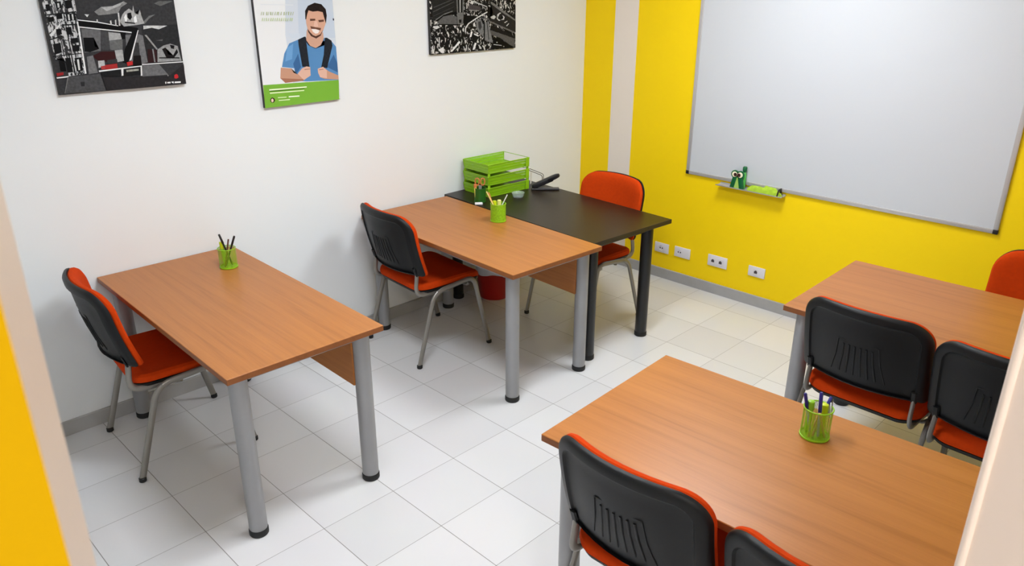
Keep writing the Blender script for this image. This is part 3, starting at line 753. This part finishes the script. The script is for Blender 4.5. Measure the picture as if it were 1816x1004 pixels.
# crumpled lime cloth
bm = nb(); NX, NY = 14, 28; G = [[None]*NY for _ in range(NX)]
for i in range(NX):
    for j in range(NY):
        u, v = i/(NX-1), j/(NY-1); h = math.sin(PI*u)**.5*math.sin(PI*min(v*.97+.03, 1))**.35
        z = .040*h*(1+.16*math.sin(9*v+3*u)+.12*math.sin(23*v-7*u)+.10*math.cos(17*u+5*v)+.07*math.sin(41*v+11*u))
        G[i][j] = bm.verts.new((-.061+.042*u+.0012*math.sin(14*v), -1.425-.222*v+.004*math.sin(8*u), ZL+.0015+z))
for i in range(NX-1):
    for j in range(NY-1): bm.faces.new((G[i][j], G[i+1][j], G[i+1][j+1], G[i][j+1]))
bot = [G[i][0] for i in range(NX)]+[G[-1][j] for j in range(1, NY)]+[G[i][-1] for i in range(NX-2, -1, -1)]+[G[0][j] for j in range(NY-2, 0, -1)]
lo = [bm.verts.new((v.co.x, v.co.y, ZL+.0008)) for v in bot]; n = len(bot)
for k in range(n): bm.faces.new((bot[k], bot[(k+1) % n], lo[(k+1) % n], lo[k]))
bm.faces.new(lo[::-1])
cl = obj('cleaning_cloth', bm, mat('lime_cloth', (168, 200, 50), .9, bump=.8, bscale=160, vary=.15, vscale=60), angle=60); tag(cl, 'crumpled lime green cloth lying on the pen ledge', 'cloth')
bm = nb(); tube(bm, [(-.0625, -1.630, ZL+.006), (-.062, -1.632, ZL+.026), (-.050, -1.634, ZL+.042), (-.032, -1.636, ZL+.044), (-.0215, -1.634, ZL+.016)], .009, 8, ry=.004); obj('black_strap', bm, M_dark, cl)

# ---------------------------------------------------------------- sockets on the yellow wall
def socket(y0, y1, z0, z1, kind, label):
    yc, zc, w, h = (y0+y1)/2, (z0+z1)/2, abs(y1-y0), z1-z0
    t = thing('wall_socket', label, 'socket', (0, yc, zc), 0, None)
    bm = nb(); box(bm, -.010, -.0003, -w/2, w/2, -h/2, h/2, .003, 2); obj('face_plate', bm, M_plug, t)
    for oy in kind[1]:
        bm = nb()
        if kind[0] == 'round':
            lathe(bm, [(0, 0), (.021, 0), (.0225, .002), (.020, .003), (.0195, -.0), (0, .0005)], 24, M=Matrix.Translation((-.0102, oy, 0)) @ Matrix.Rotation(-PI/2, 4, 'Y'))
        else: box(bm, -.013, -.0101, oy-.0215, oy+.0215, -.024, .024, .001, 1)
        o = obj('insert', bm, M_plug, t)
        bm = nb()
        if kind[0] == 'round':
            for dy in (-.009, .009): lathe(bm, [(0, 0), (.005, 0), (.005, .0012), (0, .0012)], 12, M=Matrix.Translation((-.0122, oy+dy, 0)) @ Matrix.Rotation(-PI/2, 4, 'Y'))
        else: box(bm, -.0138, -.0131, oy-.011, oy+.011, -.010, .006); box(bm, -.0138, -.0131, oy-.006, oy+.006, .006, .011)
        obj('contact_opening', bm, M_plughole, o, smooth=False)
socket(-.733, -.850, .190, .262, ('round', (0,)), 'white wall socket nearest the black table leg')
socket(-.900, -1.028, .193, .268, ('round', (.02,)), 'second white wall socket from the black table')
socket(-1.170, -1.317, .197, .276, ('square', (.032, -.026)), 'wide white double wall socket in the middle of the row')
socket(-1.475, -1.593, .204, .274, ('square', (.003,)), 'white data socket at the right end of the row')

# ---------------------------------------------------------------- pots and pens
def pot(x, y, z, label, r=.042, h=.098, m=None, mb=None):
    t = thing('pen_pot', label, 'pen pot', (x, y, z))
    m = m or M_mesh; mb = mb or M_lime
    bm = nb(); n = 40
    for k in range(n):
        a, b = 2*PI*k/n, 2*PI*(k+1)/n
        bm.faces.new([bm.verts.new((r*math.cos(q), r*math.sin(q), zz)) for q, zz in ((a, .004), (b, .004), (b, h-.003), (a, h-.003))])
    bmesh.ops.remove_doubles(bm, verts=bm.verts[:], dist=1e-5); obj('mesh_wall', bm, m, t)
    bm = nb(); lathe(bm, [(0, .0003), (r, .0003), (r+.0018, .002), (r+.0018, .007), (r-.001, .008), (r-.002, .003), (0, .003)], 40); obj('base', bm, mb, t)
    bm = nb(); tube(bm, [(r*math.cos(2*PI*k/40), r*math.sin(2*PI*k/40), h-.002) for k in range(40)], .0022, 8, closed=True); obj('rim', bm, mb, t)
    return t
def pen(name, a, b, r, m, label, cat, cap=None, capf=.3, group=None, tip=None):
    """a stick from a (foot) to b (top); foot inside the pot"""
    a, b = Vector(a), Vector(b); d = b-a; k = a + d*(1-capf) if cap else b
    bm = nb(); tube(bm, [Vector((0, 0, 0)), (k-a)*.04, (k-a)*.98, k-a], [r*.4, r, r, r*.92], 12); o = obj(name, bm, m, loc=a); tag(o, label, cat, group)
    if cap:
        bm = nb(); q = k-a; e = b-a; tube(bm, [q*1.001, q+(e-q)*.03, q+(e-q)*.95, e], [r*1.05, r*1.25, r*1.2, r*.9], 12)
        if tip == 'clip':
            s = d.normalized().cross(Vector((0, 0, 1)));
            s = s.normalized() if s.length > .01 else Vector((1, 0, 0))
            box(bm, -.0012, .0012, -.001, .001, 0, 1)
            for v in bm.verts[-8:]: pass
        obj('cap', bm, cap, o)
    return o
M_blue = mat('blue_pen_plastic', (38, 36, 128), .3); M_bluebody = mat('clear_grey_pen_body', (170, 172, 190), .3)
M_blk = mat('black_pen_plastic', (22, 20, 22), .35); M_brown = mat('brown_pencil', (92, 44, 30), .5); M_tan = mat('tan_pencil', (206, 166, 96), .5)
M_hl = mat('yellow_green_marker', (200, 212, 20), .35); M_hl2 = mat('light_green_marker', (150, 204, 50), .35)
Z1, Z2, Z3, Z4 = .7358, .7298, .7288, .748
# foreground pot
px, py = -2.452+.0, -2.945
px, py = -2.425, -2.962
pot(px, py, Z4, 'green mesh pot of blue pens on the foreground table', .042, .10)
def P(x, y, z, dx, dy, h): return (x+dx, y+dy, z+h)
ru, rv = Vector((.71, -.70)), Vector((.70, .71))      # sideways / away axes for laying the pens out
def W2(c, s, a, z): q = Vector(c)+ru*s+rv*a; return (q.x, q.y, z)
c4 = (px, py)
pen('pen', W2(c4, -.010, .010, Z4+.006), W2(c4, -.040, .018, Z4+.137), .0042, M_bluebody, 'blue pen leaning left in the foreground pot', 'pen', M_blue, .42)
pen('pen', W2(c4, .004, -.016, Z4+.006), W2(c4, .000, .000, Z4+.150), .0045, M_bluebody, 'blue pen standing upright in the foreground pot', 'pen', M_blue, .45)
pen('pen', W2(c4, -.012, -.012, Z4+.006), W2(c4, .041, .018, Z4+.124), .0042, M_tan, 'blue-capped pen leaning right in the foreground pot', 'pen', M_blue, .3)
pen('marker', W2(c4, -.016, .020, Z4+.006), W2(c4, -.018, .016, Z4+.112), .0085, M_hl2, 'light green marker in the foreground pot', 'marker', M_hl2, .3)
pen('marker', W2(c4, .020, .006, Z4+.006), W2(c4, .020, .008, Z4+.106), .0095, M_hl, 'yellow marker in the foreground pot', 'marker', M_hl, .3)
pen('pencil', W2(c4, -.026, -.018, Z4+.006), W2(c4, .006, -.004, Z4+.092), .0034, M_tan, 'short tan pencil slanting inside the foreground pot', 'pencil')
pen('pencil', W2(c4, .022, -.022, Z4+.006), W2(c4, -.004, -.020, Z4+.090), .0034, M_tan, 'short tan pencil crossing the other inside the foreground pot', 'pencil')
bm = nb(); box(bm, -.008, .008, -.002, .002, -.022, .022, .001, 1, M=Matrix.Rotation(R(35), 4, 'Z') @ Matrix.Rotation(R(25), 4, 'Y'))
tag(obj('paper_tag', bm, M_paper, loc=W2(c4, .037, .004, Z4+.088)), 'white paper slip poking out of the foreground pot', 'paper')
# pot on the left table
c1 = (-2.985, -.305)
pot(c1[0], c1[1], Z1, 'green mesh pot with dark pens on the table under the bridge picture', .041, .098)
pen('pen', W2(c1, .016, .009, Z1+.006), W2(c1, -.030, .009, Z1+.162), .0042, M_blk, 'black pen leaning left in the pot on the left table', 'pen', M_blk, .3)
pen('pen', W2(c1, -.012, -.006, Z1+.006), W2(c1, .048, -.006, Z1+.158), .0042, M_blk, 'black pen leaning right in the pot on the left table', 'pen', M_blk, .3)
pen('pencil', W2(c1, -.010, -.020, Z1+.006), W2(c1, .022, -.018, Z1+.146), .0036, M_brown, 'brown pencil between two black pens on the left table', 'pencil')
pen('marker', W2(c1, -.018, .014, Z1+.006), W2(c1, -.028, .018, Z1+.122), .009, M_hl2, 'green marker at the back of the pot on the left table', 'marker', M_hl, .3)
# pot on the wood/black pair
c2 = (-1.525, -.665)
pot(c2[0], c2[1], Z2, 'green pot near the seam of the wooden and black tables', .044, .105, mat('green_mesh_look', (136, 186, 16), .5, vary=.2, vscale=120))
pen('pencil', W2(c2, -.018, .02, Z2+.006), W2(c2, .052, .024, Z2+.148), .003, M_paper, 'thin white stick leaning right out of the seam pot', 'stick')
pen('marker', W2(c2, -.016, .0, Z2+.006), W2(c2, -.022, .008, Z2+.118), .0095, M_hl2, 'light green marker in the seam pot', 'marker', M_hl, .3)
pen('marker', W2(c2, .004, .006, Z2+.006), W2(c2, .006, .010, Z2+.122), .0095, M_hl, 'yellow marker in the middle of the seam pot', 'marker', mat('pale_yellow', (236, 232, 140), .4), .3)
pen('pencil', W2(c2, .0, -.014, Z2+.006), W2(c2, -.054, -.008, Z2+.170), .004, mat('orange_pencil', (196, 118, 60), .5), 'orange pencil leaning left out of the seam pot', 'pencil')
pen('pencil', W2(c2, .018, -.026, Z2+.006), W2(c2, -.066, -.020, Z2+.178), .004, mat('pale_pencil', (226, 204, 130), .5), 'pale yellow pencil leaning furthest left out of the seam pot', 'pencil')
# dark green pot with scissors, by the trays
c3 = (-1.318, -.29)
M_dgm = mat('deep_green_metal', (34, 92, 20), .4)
pot(c3[0], c3[1], Z3, 'dark green pot on the black table in front of the trays', .036, .09, M_dgm, M_dgm)
M_or = mat('orange_brown_handle', (206, 120, 66), .4); M_yl = mat('pale_yellow_handle', (228, 214, 96), .4)
t = thing('scissors', 'scissors with orange-brown loop handles in the dark green pot', 'scissors', (c3[0], c3[1], Z3+.005))
bm = nb(); box(bm, -.001, .001, -.006, .006, .001, .10, M=Matrix.Rotation(R(5), 4, 'X')); box(bm, .0012, .003, -.006, .006, .001, .10, M=Matrix.Rotation(R(-5), 4, 'X')); obj('blade', bm, M_alu, t, smooth=False)
for s in (-1, 1):
    bm = nb(); tube(bm, [Vector((ru.x*(s*.017+.013*math.cos(a)), ru.y*(s*.017+.013*math.cos(a)), .122+.022*math.sin(a))) for a in [2*PI*k/20 for k in range(20)]], .0038, 8, closed=True); obj('handle', bm, M_or, t)
pen('marker', W2(c3, -.024, -.012, Z3+.006), W2(c3, -.030, -.014, Z3+.115), .008, M_yl, 'pale yellow marker at the left of the dark green pot', 'marker', M_or, .2)
bm = nb(); box(bm, -.024, .024, -.011, .011, 0, .012, .003, 2); tag(obj('eraser', bm, M_paper, loc=(-1.372, -.335, Z3+.0003), rot=(0, 0, R(-40))), 'white eraser lying at the foot of the dark green pot', 'eraser')

# ---------------------------------------------------------------- stacked letter trays on the black table
t = None
TW, TD = .352, .25
M_tmesh = mesh_metal('lime_tray_mesh', (138, 192, 16), .30)
def tray(z, k, label):
    t = thing('letter_tray', label, 'letter tray', (-1.045, -.155, z), R(-3), 'stacked green letter trays')
    hw, hd, hh = TW/2, TD/2, .0585
    bm = nb(); box(bm, -hw+.012, hw-.012, -hd+.012, hd-.012, .002, .0035)
    obj('tray_base', bm, M_lime, t, smooth=False)
    bm = nb(); f = .007
    def quad(p): bm.faces.new([bm.verts.new(q) for q in p])
    lo = [(-hw+f, -hd+f, .003), (hw-f, -hd+f, .003), (hw-f, hd-f, .003), (-hw+f, hd-f, .003)]; hi = [(-hw, -hd, hh), (hw, -hd, hh), (hw, hd, hh), (-hw, hd, hh)]
    for i in (0, 2, 3): j = (i+1) % 4; quad([lo[i], lo[j], hi[j], hi[i]])
    o = obj('mesh_side', bm, M_tmesh, t, smooth=False); 
    bm = nb(); tube(bm, fillet([hi[1], hi[0], hi[3], hi[2]], .012, 5), .003, 8)
    tube(bm, [(hw, -hd, hh), (hw-f, -hd+f, .004), (hw-f, hd-f, .004), (hw, hd, hh)], .003, 8)
    tube(bm, [lo[1], lo[0], lo[3], lo[2]], .0026, 8)
    for i in (0, 3): tube(bm, [lo[i], hi[i]], .003, 8)
    tube(bm, [(hw, -hd, hh), (hw, hd, hh)], .0018, 6)
    obj('rim_wire', bm, M_lime, t)
    if k < 2:
        bm = nb()
        for sx in (-1, 1):
            for sy in (-1, 1): x, y = sx*(hw-.010), sy*(hd-.006); box(bm, x-.009, x+.009, y-.003, y+.003, hh-.004, .0755, .001, 1)
        obj('stacking_post', bm, M_lime, t)
    bm = nb(); box(bm, hw-.034, hw-.002, -hd-.0045, -hd-.0012, .002, hh+.002, .001, 1); obj('end_plate', bm, M_lime, t)
    return t
ZT = Z3+.0005
for k, lb in enumerate(('lowest of the three stacked green letter trays', 'middle one of the three stacked green letter trays', 'topmost of the three stacked green letter trays, open on top')): tray(ZT+.0755*k, k, lb)
# black stapler and wire stand right of the trays
t = thing('stapler', 'dark grey stapler with raised arm right of the green trays', 'stapler', (-.812, -.388, Z3+.0003), R(-44))
bm = nb(); box(bm, -.10, .085, -.020, .020, 0, .014, .005, 3); obj('stapler_base', bm, mat('dark_grey_metal', (62, 60, 62), .35, .3), t)
bm = nb(); Mx = Matrix.Translation((-.075, 0, .03)) @ Matrix.Rotation(R(-24), 4, 'Y')
box(bm, -.02, .125, -.020, .020, -.020, .014, .008, 3, M=Mx)
lathe(bm, [(0, -.012), (.024, -.012), (.027, -.004), (.026, .008), (.018, .013), (0, .014)], 24, M=Mx @ Matrix.Translation((.125, 0, 0)) @ Matrix.Scale(1.9, 4, (1, 0, 0))); obj('stapler_arm', bm, M_dark, t)
bm = nb(); box(bm, -.095, -.055, -.018, .018, .0135, .034, .004, 2); obj('hinge_block', bm, M_dark, t)
t = thing('wire_stand', 'thin black wire stand between the trays and the wall', 'stand', (-.772, -.245, Z3+.0003), R(-60))
bm = nb()
for yy in (-.02, .02): tube(bm, fillet([(-.05, yy, .0035), (-.045, yy, .105), (.055, yy, .072), (.058, yy, .0035)], .012, 5), .002, 8)
for p in ((-.05, .0035), (.058, .0035), (-.045, .100)): tube(bm, [(p[0], -.02, p[1]), (p[0], .02, p[1])], .002, 8)
obj('wire_frame', bm, M_blk, t)
bm = nb(); box(bm, -.040, -.0385, -.017, .017, (.006), .088, M=Matrix.Translation((.012, 0, 0))); obj('white_card', bm, M_paper, t, smooth=False)
# clear plastic box in front of the trays
M_clear = mat('clear_plastic', (232, 240, 242), .12, trans=.75)
t = thing('clear_box', 'small clear plastic dish in front of the trays on the black table', 'dish', (-1.075, -.385, Z3+.0003), R(-20))
bm = nb(); lathe(bm, [(0, 0), (.030, 0), (.036, .006), (.040, .028), (.042, .030), (.038, .030), (.033, .008), (.028, .004), (0, .004)], 32); obj('dish_bowl', bm, M_clear, t)
for k in range(5):
    a = 2*PI*k/5; bm = nb(); pts = [(0, 0, 0), (.008, .002, 0), (.016, 0, 0), (.016, .005, 0), (.003, .006, 0)]; tube(bm, fillet(pts, .003, 3), .0009, 6)
    o = obj('paper_clip', bm, M_alu, loc=(-1.080+.016*math.cos(a), -.388+.014*math.sin(a), Z3+.0065+.0022*k), rot=(0, 0, a*1.7)); tag(o, 'small metal paper clip in the clear dish', 'paper clip', 'paper clips in the clear dish')

# ---------------------------------------------------------------- bin under the tables
t = thing('waste_bin', 'red waste bin with white liner under the paired tables', 'bin', (-1.10, -.185, 0))
bm = nb(); lathe(bm, [(0, .0005), (.098, .0005), (.102, .006), (.125, .245), (.128, .25), (.122, .25), (.099, .010), (0, .009)], 40); obj('bin_body', bm, M_bin, t)
bm = nb(); rings = []
for q, (r0, z) in enumerate([(.1195, .20), (.1205, .252), (.1275, .2525), (.1305, .248), (.1285, .215), (.1275, .185)]):
    rings.append([bm.verts.new(((r0+(.003*math.sin(7*a)+.002*math.sin(13*a+q) if q > 3 else 0))*math.cos(a), (r0+(.003*math.sin(7*a)+.002*math.sin(13*a+q) if q > 3 else 0))*math.sin(a), z+(.008*math.sin(5*a+1) if q == 5 else 0))) for a in [2*PI*k/60 for k in range(60)]])
for A, B in zip(rings, rings[1:]):
    for k in range(60): bm.faces.new((A[k], A[(k+1) % 60], B[(k+1) % 60], B[k]))
obj('bin_liner', bm, M_bag, t)
for k, (dx, dy, s) in enumerate(((-.045, -.03, .037), (.05, -.025, .037), (.0, .052, .037))):
    bm = nb(); bmesh.ops.create_icosphere(bm, subdivisions=3, radius=s)
    rs = random.Random(k)
    for v in bm.verts: v.co *= 1 + .12*math.sin(40*v.co.x+k)+.12*math.sin(37*v.co.y)*math.cos(31*v.co.z)
    tag(obj('crumpled_paper', bm, M_paper, loc=(-1.10+dx, -.185+dy, .225+.01*k), smooth=False), 'crumpled white paper lying in the red bin', 'paper', 'crumpled paper in the bin')
